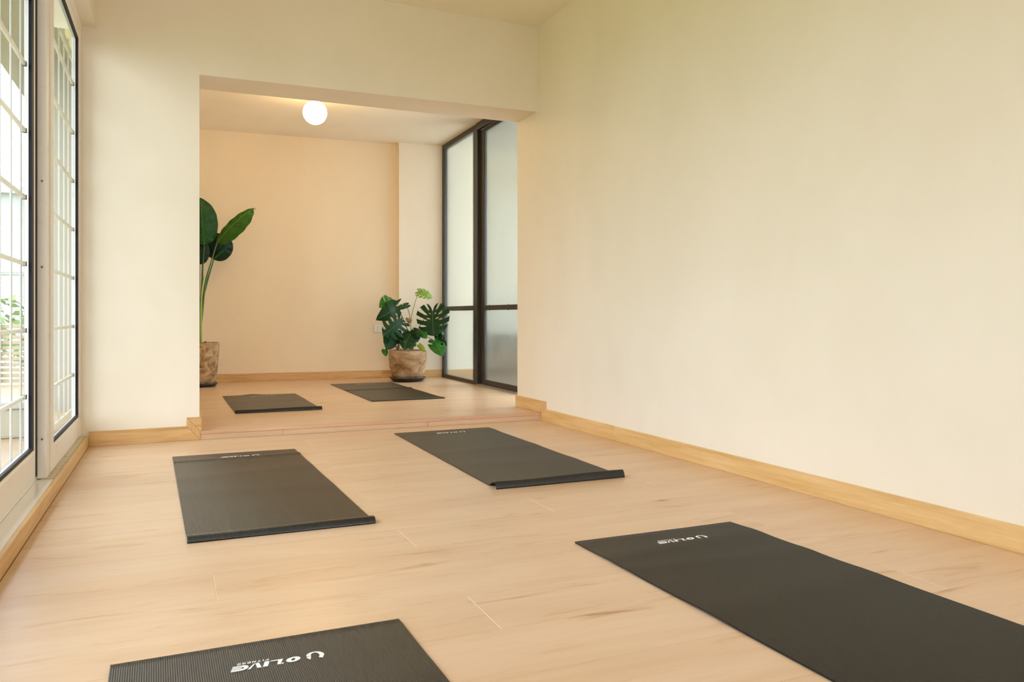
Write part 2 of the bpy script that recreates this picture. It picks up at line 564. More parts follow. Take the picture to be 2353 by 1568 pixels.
lay(fl, 2.1105, Y0, 4.868, -0.4355, 2.40, 0.0, 0.098)
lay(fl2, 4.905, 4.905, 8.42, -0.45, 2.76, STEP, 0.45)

# ceilings
struct(MB().box(-0.7, 2.6, Y0, 5.0, ZC, ZC + 0.12).build('ceiling', M['ceil']))
struct(MB().box(-0.7, 2.72, 5.0, 8.7, ZB, ZB + 0.12).build('ceiling_raised', M['ceil']))

# cross wall: left pier and beam
w = MB()
w.hexa([(-0.486, part_y(-0.486), 0), (XO, part_y(XO), 0), (XO, beam_yb(XO), 0), (-0.486, beam_yb(-0.486), 0),
        (-0.486, part_y(-0.486), ZC), (XO, part_y(XO), ZC), (XO, beam_yb(XO), ZC), (-0.486, beam_yb(-0.486), ZC)])
struct(w.build('wall_back', M['wall']))
zb0, zb1 = 2.128, 2.155
x1 = 2.36
w = MB().hexa([(XO, part_y(XO), zb0), (x1, part_y(x1), zb1), (x1, beam_yb(x1), zb1), (XO, beam_yb(XO), zb0),
               (XO, part_y(XO), ZC), (x1, part_y(x1), ZC), (x1, beam_yb(x1), ZC), (XO, beam_yb(XO), ZC)])
struct(w.build('wall_beam', M['wall']))

# right wall with its return
YE = 5.275
w = MB().hexa([(wall_x(Y0), Y0, 0), (2.72, Y0, 0), (2.72, YE, 0), (wall_x(YE), YE, 0),
               (wall_x(Y0), Y0, ZC), (2.72, Y0, ZC), (2.72, YE, ZC), (wall_x(YE), YE, ZC)])
struct(w.build('wall_right', M['wall']))
# wall behind the camera, its opening added for frontal fill light
w = MB()
w.box(-0.7, 0.3, Y0 - 0.15, Y0, 0, ZC); w.box(2.1, 2.8, Y0 - 0.15, Y0, 0, ZC)
w.box(0.3, 2.1, Y0 - 0.15, Y0, 0, .25); w.box(0.3, 2.1, Y0 - 0.15, Y0, 1.85, ZC)
struct(w.build('wall_front', M['wall']))
# left wall: lintel band above the sliding windows
w = MB().box(-0.62, -0.401, Y0, part_y(-0.5) + 0.02, 2.318, ZC)
w.box(-0.62, -0.401, Y0, 0.55, 0.0, 2.318)  # unseen solid stretch, added to cut down the window light
struct(w.build('wall_left', M['wall']))
# raised room walls
struct(MB().box(-0.50, -0.45, 5.1, 8.6, 0, ZB).build('wall_left_raised', M['peach']))
w = MB().hexa([(-0.5, back_y(-0.5), 0), (2.75, back_y(2.75), 0), (2.75, 8.7, 0), (-0.5, 8.7, 0),
               (-0.5, back_y(-0.5), ZB), (2.75, back_y(2.75), ZB), (2.75, 8.7, ZB), (-0.5, 8.7, ZB)])
struct(w.build('wall_far', M['peach']))
XP, PD = 2.215, 0.095
def pil_y(x): return back_y(x) - PD
w = MB().hexa([(XP, pil_y(XP), STEP), (2.72, pil_y(2.72), STEP), (2.72, back_y(2.72) + .02, STEP), (XP, back_y(XP) + .02, STEP),
               (XP, pil_y(XP), ZB), (2.72, pil_y(2.72), ZB), (2.72, back_y(2.72) + .02, ZB), (XP, back_y(XP) + .02, ZB)])
struct(w.build('wall_pilaster', M['wall']))

# ------------------------------------------------------------------ baseboards
BH, BT = 0.083, 0.012
def board(name, parent, poly, d, m):
    b = MB().prism(poly, d).bevel(0.0012)
    return b.build(name, m, parent)


# left pier: low board, mitred riser piece, raised piece
root = thing('baseboard_left', None, None, kind='structure')
fy = lambda x: part_y(x) - BT
xa, xb = 0.062, 0.137
board('low_board', root, [(-0.435, fy(-.435), 0), (xb, fy(xb), 0), (xa, fy(xa), BH), (-0.435, fy(-.435), BH)], (0, BT, 0), M['oak_x'])
board('mitre_piece', root, [(xa, fy(xa), BH + .0006), (xb, fy(xb), 0.0006), (xb, fy(xb), STEP), (xa, fy(xa), STEP + BH)], (0, BT, 0), M['oak_z'])
board('raised_board', root, [(xa + .0008, fy(xa), STEP + BH), (xb, fy(xb), STEP + .0008), (xb + .004, fy(xb), STEP + BH)], (0, BT, 0), M['oak_x'])
board('return_board', root, [(XO + BT, fy(XO) + .002, STEP), (XO + BT, beam_yb(XO), STEP), (XO + BT, beam_yb(XO), STEP + BH), (XO + BT, fy(XO) + .002, STEP + BH)], (-BT, 0, 0), M['oak'])

# right wall: long low board (two lengths), mitre, raised return
root = thing('baseboard_right', None, None, kind='structure')
fx = lambda y: wall_x(y) - BT
ya, yb = 4.79, 4.875
board('low_board', root, [(fx(3.9), 3.9, 0), (fx(yb), yb, 0), (fx(ya), ya, BH), (fx(3.9), 3.9, BH)], (BT, 0, 0), M['oak'])
board('low_board', root, [(fx(1.45), 1.45, 0), (fx(3.8995), 3.8995, 0), (fx(3.8995), 3.8995, BH), (fx(1.45), 1.45, BH)], (BT, 0, 0), M['oak'])
board('low_board', root, [(fx(Y0), Y0, 0), (fx(1.4495), 1.4495, 0), (fx(1.4495), 1.4495, BH), (fx(Y0), Y0, BH)], (BT, 0, 0), M['oak'])
board('mitre_piece', root, [(fx(ya), ya, BH + .0006), (fx(yb), yb, .0006), (fx(yb), yb, STEP), (fx(ya), ya, STEP + BH)], (BT, 0, 0), M['oak_z'])
board('raised_board', root, [(fx(ya), ya + .0008, STEP + BH), (fx(yb), yb, STEP + .0008), (fx(YE), YE + .012, STEP + .0006), (fx(YE), YE + .012, STEP + BH)], (BT, 0, 0), M['oak'])

# far wall baseboard, two lengths and the pilaster piece
root = thing('baseboard_back', None, None, kind='structure')
by = lambda x: back_y(x) - BT
for xa_, xb_ in ((-0.44, 2.05), (2.051, XP - .001)):
    board('low_board', root, [(xa_, by(xa_), STEP), (xb_, by(xb_), STEP), (xb_, by(xb_), STEP + BH), (xa_, by(xa_), STEP + BH)], (0, BT, 0), M['oak_x'])
py_ = lambda x: pil_y(x) - BT
board('low_board', root, [(XP - BT, py_(XP), STEP), (2.686, py_(2.686), STEP), (2.686, py_(2.686), STEP + BH), (XP - BT, py_(XP), STEP + BH)], (0, BT, 0), M['oak_x'])

# step: riser boards under a nosing
root = thing('trim_step', None, None, kind='structure')
for a, b in ((XO + .006, 0.60), (0.6008, 1.52), (1.5208, 2.322)):
    MB().hexa([(a, 4.871, 0), (b, 4.871 + (b - a) * .002, 0), (b, 4.884, 0), (a, 4.884, 0), (a, 4.871, .031), (b, 4.871, .031), (b, 4.884, .031), (a, 4.884, .031)]).build('riser_board', M['plank'], root)
MB().box(XO + .006, 2.322, 4.867, 4.904, .0318, STEP).bevel(0.0018, 2).build('nosing', M['nosing'], root)

# ------------------------------------------------------------------ sliding windows on the left
# oak threshold board
struct(MB().box(-0.452, -0.436, Y0, 4.842, 0, 0.060).bevel(0.0015).build('trim_threshold', M['oak']))
# marble sill, in lengths
root = thing('trim_sill', None, None, kind='structure')
ys = [Y0, -0.8, 0.4, 1.9, 3.02, 3.655]
for a, b in zip(ys, ys[1:]):
    MB().box(-0.514, -0.4525, a + .0006, b - .0006, 0.0, 0.056).bevel(0.001).build('sill_slab', M['marble'], root)
MB().box(-0.500, -0.4525, 3.656, 4.855, 0.0, 0.060).build('sill_strip', M['dirty'], root)
MB().box(-0.53, -0.5005, 3.656, 4.855, 0.0, 0.056).build('sill_rail', M['dirty'], root)
MB().box(-0.600, -0.5145, Y0, 3.655, 0.0, 0.052).build('outer_track', M['dirty'], root)
MB().box(-0.532, -0.5148, Y0, 3.655, 0.0, 0.062).bevel(0.002).build('track_rail', M['frame'], root)

# outer frame of the opening: head and jamb
root = thing('trim_window_frame', None, None, kind='structure')
MB().box(-0.60, -0.470, Y0, 4.862, 2.290, 2.318).build('head_rail', M['frame'], root)
MB().box(-0.5135, -0.474, 4.8425, 4.862, 0.058, 2.290).build('jamb', M['frame'], root)
MB().box(-0.60, -0.5145, 2.44, 2.50, 0.052, 2.290).build('jamb', M['frame'], root)
MB().box(-0.60, -0.5145, 0.55, 0.60, 0.052, 2.290).build('jamb', M['frame'], root)


def sliding_panel(name, xi, y0, y1, stile0, stile1, z0, z1, rail, zt, gw):
    """xi interior face; stiles at both ends, rails, gasket, bars inside a double pane"""
    d = 0.033
    root = thing(name, None, None, (xi, y0, z0), kind='structure')
    off = Vector((xi, y0, z0))
    def part(n, m, *bx, bev=0.0):
        b = MB()
        for q in bx:
            b.box(q[0] - off.x, q[1] - off.x, q[2] - off.y, q[3] - off.y, q[4] - off.z, q[5] - off.z)
        if bev: b.bevel(bev)
        return b.build(n, m, root)
    part('stile', M['frame'], (xi - d, xi, y0, y0 + stile0, z0, z1), bev=.0015)
    part('stile', M['frame'], (xi - d, xi, y1 - stile1, y1, z0, z1), bev=.0015)
    a, b = y0 + stile0 + .0003, y1 - stile1 - .0003
    part('bottom_rail', M['frame'], (xi - d, xi, a, b, z0, rail), bev=.0015)
    part('glazing_bead', M['bar'], (xi - d, xi + .002, a, b, rail + .0005, rail + .014), bev=.001)
    part('top_rail', M['frame'], (xi - d, xi, a, b, zt, z1), bev=.0015)
    # groove line between stile and its cover strip
    part('cover_strip', M['frame'], (xi + .0003, xi + .006, y0 + .085, y0 + stile0 - .004, z0 + .01, z1), bev=.001)
    gz0, gz1 = rail + .015, zt - .0005
    g = .014
    part('gasket', M['gasket'],
         (xi - .012, xi - .001, a, a + g, gz0, gz1), (xi - .012, xi - .001, b - gw, b, gz0, gz1),
         (xi - .012, xi - .001, a + g, b - gw, gz0, gz0 + g), (xi - .012, xi - .001, a + g, b - gw, gz1 - g * 1.4, gz1))
    pn = part('pane', M['pane'], (xi - .0165, xi - .0125, a, b, gz0, gz1))
    zs = [.404 + .2605 * k for k in range(7)]
    for z in zs:
        if gz0 + .05 < z < gz1 - .03:
            q = part('glazing_bar', M['bar'], (xi - .030, xi - .018, a + .004, b - gw - .005, z - .0075, z + .0075), bev=.002)
            part('bar_clip', M['dark_plastic'], (xi - .031, xi - .017, b - gw - .016, b - gw, z - .0085, z + .0085))
    return root, part


root, part = sliding_panel('window_1', -0.480, 3.66, 4.842, .165, .030, .0605, 2.288, .158, 2.232, .036)
for z in (0.22, 0.92, 1.27, 2.02):
    s = MB().lathe([(.001, -.001), (.0042, -.001), (.0042, .0), (.003, .0014), (.001, .0016)], n=12, axis='y')
    o = s.build('screw', M['screw'], root, True)
    o.location = (-.0155 + .0, -.0012, z - .0605)
root, part = sliding_panel('window_2', -0.515, 2.50, 3.735, .12, .135, .0625, 2.288, .172, 2.232, .048)
sliding_panel('window_3', -0.480, 1.30, 2.545, .10, .10, .0605, 2.288, .158, 2.232, .036)
sliding_panel('window_4', -0.515, 0.605, 1.395, .09, .10, .0625, 2.288, .172, 2.232, .036)
# black strip standing for the dark shade in the gap between the sashes
MB().box(.0001, .0015, 3.632 - 2.5, 3.659 - 2.5, .010, 2.22).build('gap_strip', M['gasket'], root)

# ------------------------------------------------------------------ glass partition on the right
root = thing('door_1', None, None, kind='structure')
D = .045
def gp(n, m, y0, y1, z0, z1, x0=XG, x1=XG + D, bev=.002, par=root):
    return MB().box(x0, x1, y0, y1, z0, z1).bevel(bev).build(n, m, par)
zt = ZB - .001
yf = pil_y(XG) - .002       # far end
gp('stile', M['black_metal'], yf - .055, yf, STEP, zt)
gp('top_rail', M['black_metal'], 7.16, yf - .0553, zt - .052, zt)
gp('bottom_rail', M['black_metal'], 7.16, yf - .0553, STEP, STEP + .036)
gp('middle_rail', M['black_metal'], 7.16, yf - .0553, .775, .822)
gp('stile', M['black_metal'], 7.055, 7.1597, STEP, zt)
gp('upper_pane', M['frosted'], 7.161, yf - .056, .823, zt - .053, XG + .018, XG + .024, 0.0005)
gp('lower_pane', M['frosted'], 7.161, yf - .056, STEP + .037, .774, XG + .018, XG + .024, 0.0005)
gp('edge_seal', M['dark_plastic'], 7.1600, 7.166, STEP + .04, zt - .055, XG - .004, XG - .0005, .001)
gp('threshold_strip', M['out_white'], 5.285, 7.05, STEP + .0005, STEP + .010, XG - .012, XG + .05, .001)
# sliding leaf, set a little back, with a double head track
root2 = thing('door_2', None, None, kind='structure')
X2 = XG + .03
def gq(n, m, y0, y1, z0, z1, x0=X2, x1=X2 + .035, bev=.002):
    return MB().box(x0, x1, y0, y1, z0, z1).bevel(bev).build(n, m, root2)
gq('stile', M['black_metal'], 6.96, 7.054, STEP + .014, zt - .07)
gq('stile', M['black_metal'], 6.02, 6.075, STEP + .014, zt - .07)
gq('middle_rail', M['black_metal'], 6.0755, 6.9595, .775, .822)
gq('bottom_rail', M['black_metal'], 6.0755, 6.9595, STEP + .014, STEP + .060)
gq('top_rail', M['black_metal'], 6.0755, 6.9595, zt - .10, zt - .07)
gq('head_track', M['black_metal'], 5.285, 7.054, zt - .068, zt, XG - .01, XG + .025)
gq('head_track', M['black_metal'], 5.285, 7.054, zt - .060, zt, XG + .028, XG + .07)
gq('upper_pane', M['fluted'], 6.076, 6.959, .823, zt - .101, X2 + .014, X2 + .020, 0.0005)
gq('lower_pane', M['fluted'], 6.076, 6.959, STEP + .061, .774, X2 + .014, X2 + .020, 0.0005)
for y in (6.35, 6.80):
    for z in (.8225, .7745, STEP + .0605):
        gq('glazing_clip', M['black_metal'], y, y + .012, z - .006, z + .006, X2 - .003, X2 + .0, .001)

# side room behind the glass: shell, wide opening towards the sky
struct(MB().box(2.72, 4.7, 4.2, 9.9, -.1, .045).build('floor_side', M['side_floor']))
struct(MB().box(2.72, 4.8, 4.2, 9.9, ZB + .001, ZB + .13).build('ceiling_side', M['side_wall']))
struct(MB().box(2.76, 4.8, 9.5, 9.65, 0, ZB).build('wall_back_side', M['side_wall']))
w = MB()
w.box(2.73, 2.9, 4.2, 4.35, 0, ZB); w.box(2.9, 4.8, 4.2, 4.35, 0, .12); w.box(2.9, 4.8, 4.2, 4.35, 2.54, ZB)  # opening in this front wall added to brighten the side room
struct(w.build('wall_front_side', M['side_wall']))
struct(MB().box(2.742, 3.13, 8.14, 8.30, .045, ZB).build('wall_side_return', M['side_wall']))
MB().box(2.742, 3.13, 8.128, 8.1395, .045, .045 + BH).bevel(.001).build('baseboard_side', M['oak_x'])['kind'] = 'structure'
w = MB()
w.box(4.7, 4.8, 9.3, 9.9, 0, ZB); w.box(4.7, 4.8, 4.2, 4.5, 0, ZB)
w.box(4.7, 4.8, 4.5, 9.3, 0, .35); w.box(4.7, 4.8, 4.5, 9.3, 2.4, ZB)
struct(w.build('wall_right_side', M['side_wall']))

# ------------------------------------------------------------------ globe lamp
lx, ly, lz, lr = 1.063, 6.55, 2.403, 0.0972
lamp = thing('globe_lamp', 'glowing round opal globe lamp hanging just below the raised room ceiling', 'lamp', (lx, ly, ZB))
prof = [(lr * math.sin(math.pi * i / 24) + 1e-4, -lr * math.cos(math.pi * i / 24)) for i in range(25)]
MB().lathe(prof, (0, 0, lz - ZB), 48).build('globe', M['lamp'], lamp, True)
MB().lathe([(.022, lz + lr - .004 - ZB), (.022, lz + lr + .018 - ZB), (.006, lz + lr + .024 - ZB), (.006, -.02)], n=24).build('stem', M['white_plastic'], lamp, True)
MB().lathe([(.045, -.001), (.045, -.018), (.02, -.024)], n=32).build('ceiling_rose', M['white_plastic'], lamp, True)

# ------------------------------------------------------------------ wall socket
px = at_y(868, 755.6, back_y(2.0))
sock = thing('wall_socket', 'square white wall socket on the far wall, partly behind the leafy split-leaf plant', 'socket', (px.x, back_y(px.x) - .0005, px.z))
MB().box(-.041, .041, -.009, 0, -.041, .041).bevel(.003, 2).build('face_plate', M['white_plastic'], sock)
MB().lathe([(.019, -.0095), (.021, -.0105), (.021, -.0092)], n=32, axis='y').build('socket_ring', M['white_plastic'], sock, True)
for dx in (-.009, .009):
    MB().lathe([(.0026, -.0112), (.0026, -.0106)], (dx, 0, 0), 12, 'y').build('pin_hole', M['dark_plastic'], sock)
for dz in (-.017, .017):
    MB().box(-.0025, .0025, -.0112, -.0104, dz - .004, dz + .004).build('earth_clip', M['dark_plastic'], sock)

# ------------------------------------------------------------------ yoga mats
# lettering in reading coordinates (metres): x to the reader's right, y up
def seg(p, q, w):
    p, q = Vector(p), Vector(q)
    d = (q - p).normalized(); n = Vector((-d.y, d.x)) * (w / 2)
    return [p - n, q - n, q + n, p + n]


def arc_strip(cx, cy, rx, ry, wx, wy, a0, a1, n=20):
    out = []
    for i in range(n):
        q = []
        for a, s in ((a0 + (a1 - a0) * i / n, 0), (a0 + (a1 - a0) * (i + 1) / n, 0), (a0 + (a1 - a0) * (i + 1) / n, 1), (a0 + (a1 - a0) * i / n, 1)):
            c, s_ = math.cos(R(a)), math.sin(R(a))
            q.append(Vector((cx + (rx - wx * s) * c, cy + (ry - wy * s) * s_)))
        out.append(q)
    return out


LOGO = []
# emblem: a U whose right arm carries a cut tip
for i in range(26):
    def pt(k, s):
        a = R(172 + (355 - 172) * k / 26)
        w_ = .0055 + .0045 * abs(math.cos(a)) ** 1.5
        return Vector((.0185 + (.0185 - w_ * s) * math.cos(a), .0165 + (.0185 - (.0045 + .0045 * abs(math.cos(a))) * s) * math.sin(a)))
    LOGO.append([pt(i, 0), pt(i + 1, 0), pt(i + 1, 1), pt(i, 1)])
LOGO.append([Vector(p) for p in ((0.0003, .019), (.0095, .0175), (.0135, .029), (.006, .0335))])
LOGO.append([Vector(p) for p in ((.0270, .0165), (.0368, .0175), (.0365, .025), (.031, .033), (.0235, .030))])
sh = lambda p: Vector((p.x + .27 * p.y, p.y))
WORD = []
WORD += arc_strip(.0135, .0115, .0145, .0118, .0105, .0065, 0, 360, 28)          # O
WORD.append([Vector(p) for p in ((.031, .0185), (.0345, .0185), (.0375, .0245), (.0325, .0245))])   # apostrophe
WORD.append([Vector(p) for p in ((.0355, 0), (.0445, 0), (.0445, .0235), (.0375, .0235))])         # L
WORD.append([Vector(p) for p in ((.0445, 0), (.0605, 0), (.0605, .0035), (.0445, .0045))])
WORD.append([Vector(p) for p in ((.0625, 0), (.0725, 0), (.0725, .0235), (.0625, .0235))])         # I
WORD.append([Vector(p) for p in ((.0745, .0235), (.0835, .0235), (.0905, 0), (.0835, 0))])         # V
WORD.append([Vector(p) for p in ((.0905, 0), (.0965, .0235), (.1025, .0235), (.0935, 0))])
WORD += arc_strip(.116, .0118, .014, .0118, .0085, .0075, 90, 270, 16)                              # E, rounded back
for k, y in enumerate((.0, .0066, .0132, .0190)):
    WORD.append([Vector(p) for p in ((.115, y), (.1345, y), (.1345, y + .0046), (.115, y + .0046))])
LOGO += [[sh(p) + Vector((.047, .0065)) for p in q] for q in WORD]
G = {'F': [((0, 0), (0, 1)), ((0, 1), (.8, 1)), ((0, .52), (.6, .52))], 'I': [((0, 0), (0, 1))],
     'T': [((0, 1), (.9, 1)), ((.45, 0), (.45, 1))], 'N': [((0, 0), (0, 1)), ((0, 1), (.7, 0)), ((.7, 0), (.7, 1))],
     'E': [((0, 0), (0, 1)), ((0, 1), (.75, 1)), ((0, .5), (.65, .5)), ((0, 0), (.75, 0))],
     'S': [((.75, 1), (0, 1)), ((0, 1), (0, .52)), ((0, .52), (.75, .52)), ((.75, .52), (.75, 0)), ((.75, 0), (0, 0))]}
x = .112
for ch, adv in zip('FITNESS', (1.25, .6, 1.4, 1.25, 1.25, 1.25, 1.2)):
    for a, b in G[ch]:
        h = .0072
        pa, pb = (Vector((x + p[0] * h, p[1] * h - .0055)) for p in (a, b))
        d = (pb - pa).normalized() * .0008
        LOGO.append([sh(p) for p in seg(pa - d, pb + d, .0017)])
    x += adv * .0078


def yoga_mat(label, xl, yfar, length, wid, zb, skew, bumps, end, logo=True, ribn=140, wob=0.0, far_lift=0.0):
    """xl left edge, yfar far edge; bumps (y, height, halfwidth, lean); end: (height,length) of the curled near end"""
    root = thing('yoga_mat', label, 'yoga mat', (xl + wid / 2, yfar, zb), group='yoga mats laid out on the wood floors')
    ysamp = set()
    n = 64
    for i in range(n + 1): ysamp.add(round(-length * i / n, 5))
    for (y, h, hw, lean) in bumps:
        for k in range(-6, 7): ysamp.add(round(y + hw * k / 4, 5))
    if end:
        h, ln = end
        for k in range(20): ysamp.add(round(-length + ln * 1.8 * k / 19, 5))
    ys_ = sorted(v for v in ysamp if -length - 1e-6 <= v <= 1e-6)

    def z(x, y):
        t = 0.0
        for (yc, h, hw, lean) in bumps:
            q = (y - yc - lean * x) / hw
            t += h * math.exp(-q * q)
        t += 0.0007 * math.sin(y * 9 + 1) * math.sin(x * 5 + yc_seed) + 0.0007
        if end:
            h, ln = end
            q = (y + length) / ln
            if q < 1.8:
                # rises to a crest, then drops steeply to the floor at the end
                if q < .28: e = h * math.sin(math.pi / 2 * (q / .28)) ** .75
                else: e = h * (0.5 + 0.5 * math.cos(math.pi * (q - .28) / 1.52))
                t += e * (1 + .10 * math.sin(x * 9))
        if far_lift:
            q = (y + .0) / .05
            t += far_lift * math.exp(-q * q) * math.exp(-((x + .06) / .07) ** 2)
        return t
    yc_seed = random.random() * 6
    th, rh = .0042, .0013
    vs, fs = [], []
    xs = []
    per = wid / ribn
    for i in range(ribn):
        for k, hh in ((0, 0), (.2, .72), (.5, 1), (.8, .72)):
            xs.append((-wid / 2 + (i + k) * per, hh))
    xs.append((wid / 2, 0))
    nx = len(xs)
    for y in ys_:
        for (x_, hh) in xs:
            xx = x_ + skew * y + wob * math.sin(y * 7 + 1.3)
            cr = 0.0
            # rounded far corners
            vs.append((xx, y, z(x_, y) + th + hh * rh))
    top = len(vs)
    for y in ys_:
        for x_ in (-wid / 2, wid / 2):
            vs.append((x_ + skew * y + wob * math.sin(y * 7 + 1.3), y, z(x_, y) + .0002))
    for j in range(len(ys_) - 1):
        for i in range(nx - 1):
            fs.append((j * nx + i, j * nx + i + 1, (j + 1) * nx + i + 1, (j + 1) * nx + i))
        a, b = top + j * 2, top + (j + 1) * 2
        fs.append((a, a + 1, b + 1, b)[::-1])
        fs.append((a, j * nx, (j + 1) * nx, b)[::-1])
        fs.append((a + 1, b + 1, (j + 1) * nx + nx - 1, j * nx + nx - 1)[::-1])
    J = len(ys_) - 1
    fs.append(tuple([top, top + 1] + [i for i in range(nx - 1, -1, -1)]))
    fs.append(tuple([top + 2 * J + 1, top + 2 * J] + [J * nx + i for i in range(nx)]))
    mesh('foam_sheet', vs, fs, M['mat'], root, smooth=True)
    if logo:
        vs, fs = [], []
        for q in LOGO:
            b = len(vs)
            for p in q:
                X, Y = .105 - p.x, -.107 - p.y
                vs.append((X + skew * Y, Y, z(X, Y) + th + rh + .00025))
            fs.append((b + 3, b + 2, b + 1, b) if False else (b, b + 1, b + 2, b + 3))
        mesh('printed_logo', vs, fs, M['print'], root)
    return root


yoga_mat('black ribbed yoga mat in front of the window, its near end curled over', -.012, 4.31, 1.645, .604, 0, -.029,
         [(-.165, .006, .022, .02), (-.55, .0018, .08, .2), (-.95, .0015, .10, -.1)], (.016, .055))
yoga_mat('charcoal yoga mat before the right end of the step, rolled-up lip at its near end', 1.229, 4.640, 1.655, .620, 0, .004,
         [(-.10, .002, .05, 0), (-.75, .002, .07, .1), (-1.15, .0016, .08, -.1)], (.026, .055))
yoga_mat('large charcoal yoga mat in the right foreground beside the long wall, running out of frame', 1.163, 2.182, 1.65, .612, 0, -.024,
         [(-.16, .003, .06, .1), (-.33, .002, .05, -.1), (-.62, .0025, .08, .1)], None)
yoga_mat('bluish black ribbed yoga mat cut off at the bottom edge, nearest the camera', -.122, 1.792, 1.65, .608, 0, -.022,
         [(-.30, .0015, .08, 0)], None)
yoga_mat('black yoga mat on the raised floor, nearer the step, with a rolled near end', .363, 6.87, 1.23, .585, STEP, -.015,
         [(-.5, .002, .1, 0)], (.019, .045), far_lift=.008)
yoga_mat('black yoga mat on the raised floor near the split-leaf plant, creased across its middle', 1.392, 7.66, 1.655, .600, STEP, -.012,
         [(-.72, .008, .03, .05), (-1.6, .004, .03, 0)], None)

# ------------------------------------------------------------------ plants
CAMP = Vector((0, 0, CAMH))


def catmull(pts, t):
    n = len(pts) - 1
    x = min(max(t * n, 0), n - 1e-9)
    i = int(x); f = x - i
    a, b, c, d = (Vector(pts[max(i - 1, 0)]), Vector(pts[i]), Vector(pts[i + 1]), Vector(pts[min(i + 2, n)]))
    return 0.5 * ((2 * b) + (c - a) * f + (2 * a - 5 * b + 4 * c - d) * f * f + (3 * b - a - 3 * c + d) * f ** 3)


HEART = [(0.0, -.01), (.10, -.13), (.26, -.20), (.42, -.13), (.53, .04), (.56, .25), (.52, .46), (.42, .66), (.28, .83), (.12, .94), (0, 1.02)]
BIGHEART = [(0.0, .02), (.08, -.22), (.22, -.34), (.40, -.26), (.56, -.08), (.60, .16), (.57, .42), (.50, .67), (.35, .87), (.15, .99), (0, 1.04)]
PADDLE = [(0, 0), (.10, .03), (.18, .12), (.23, .27), (.25, .45), (.24, .62), (.19, .79), (.10, .92), (0, 1)]


def leaf(parent, b, t, m, width=1.0, roll=0.0, arch=.10, cup=.25, slits=(), holes=(), outline=HEART, ribmax=.80, name='leaf', wl=1.0, fold=0.0, nT=90, flip=False):
    """leaf blade from its petiole junction b=(u,v,y) to its tip t=(u,v,y)"""
    P0, P1 = at_y(*b), at_y(*t)
    Y = P1 - P0
    Ln = Y.length
    Y.normalize()
    c = ((P0 + P1) / 2 - CAMP).normalized()
    n = (-c + Y * c.dot(Y)).normalized()
    n = Matrix.Rotation(R(roll), 3, Y) @ n
    X = Y.cross(n).normalized()
    nW = 20 if nT > 150 else 9
    vs, fs, uvs = [], [], []
    for s in (1, -1):
        base = len(vs)
        for i in range(nT + 1):
            tt = i / nT
            e = catmull(outline, tt)
            mr = Vector((0, min(ribmax, max(0.0, (tt - .12) / .88)) * 1.0)) if outline is not PADDLE else Vector((0, min(.97, max(0, tt * 1.0 - .04))))
            for k in range(nW + 1):
                w_ = k / nW
                p = mr.lerp(e, w_)
                # veins curve toward the tip
                p.y += .05 * math.sin(math.pi * w_) * (1 if outline is not PADDLE else 0)
                x_ = s * p.x * width * (wl if s < 0 else 1)
                y_ = p.y
                yy = min(max(y_, 0), 1)
                zz = arch * 4 * yy * (1 - yy) - cup * abs(x_) ** 1.6 - abs(x_) * fold
                zz += .012 * math.sin(tt * 40 + s) * w_ * w_
                vs.append(P0 + (X * x_ + Y * y_ + n * zz) * Ln)
                uvs.append((x_, y_))
        for i in range(nT):
            tc = (i + .5) / nT
            for k in range(nW):
                wc = (k + .5) / nW
                cut = any(ss in (s, 0) and wc > w0 and abs(tc - t0) < tw * (.45 + .55 * wc) * min(1, (wc - w0) * 6) ** .5 for (ss, t0, tw, w0) in slits)
                cut = cut or any(ss in (s, 0) and ((tc - t0) / tw) ** 2 + ((wc - (w0 + w1) / 2) * 2 / (w1 - w0)) ** 2 < 1 for (ss, t0, tw, w0, w1) in holes)
                if cut: continue
                a = base + i * (nW + 1) + k
                q = (a, a + 1, a + nW + 2, a + nW + 1)
                fs.append(q if s > 0 else q[::-1])
    me = bpy.data.meshes.new(name)
    me.from_pydata([tuple(v) for v in vs], [], fs)
    uvl = me.uv_layers.new(name='UVMap')
    for lp in me.loops:
        uvl.data[lp.index].uv = uvs[lp.vertex_index]
    o = link(name, me, m, parent, True)
    sm = o.modifiers.new('thickness', 'SOLIDIFY'); sm.thickness = .0009; sm.offset = 0
    return o


def zpx(x, y):   # crop coordinates measured on the monstera
    return 830 + x / 6.032, 640 + y / 6.032


# --- split-leaf plant
mc = Vector((2.198, 7.77, STEP))
mon = thing('monstera_plant', 'bushy plant with split dark leaves and one pale new leaf, in a wide terracotta pot', 'plant', mc)


def under(o, root):
    o.parent = root
    o.matrix_parent_inverse = Matrix.Translation(-root.location)
    return o


def mleaf(b, t, m, yb=7.75, yt=7.70, **k):
    o = leaf(None, (*zpx(*b), yb), (*zpx(*t), yt), M[m], **k)
    return under(o, mon)


sl_big = [(0, .22, .026, .46), (0, .36, .030, .38), (0, .50, .032, .36), (0, .64, .024, .42), (0, .78, .018, .55)]
ho_big = [(0, .28, .016, .16, .34), (0, .44, .016, .16, .36)]
sl_fin = [(0, .15, .03, .4), (0, .30, .042, .28), (0, .46, .045, .26), (0, .62, .042, .28), (0, .77, .036, .35)]
mleaf((990, 455), (1002, 788), 'leaf_dark', 7.74, 7.66, width=1.12, slits=sl_big, holes=ho_big, arch=.05, cup=.18, roll=8, outline=BIGHEART, nT=260)            # big right
mleaf((560, 585), (300, 790), 'leaf_dark', 7.70, 7.60, width=1.02, slits=sl_fin, arch=.10, cup=.2, roll=-8, nT=260)              # big left
mleaf((452, 372), (248, 400), 'leaf_mid', 7.78, 7.70, width=1.15, wl=.55, slits=[(1, .62, .018, .3), (-1, .6, .02, .3)], arch=.2, cup=.3, roll=24, name='leaf')
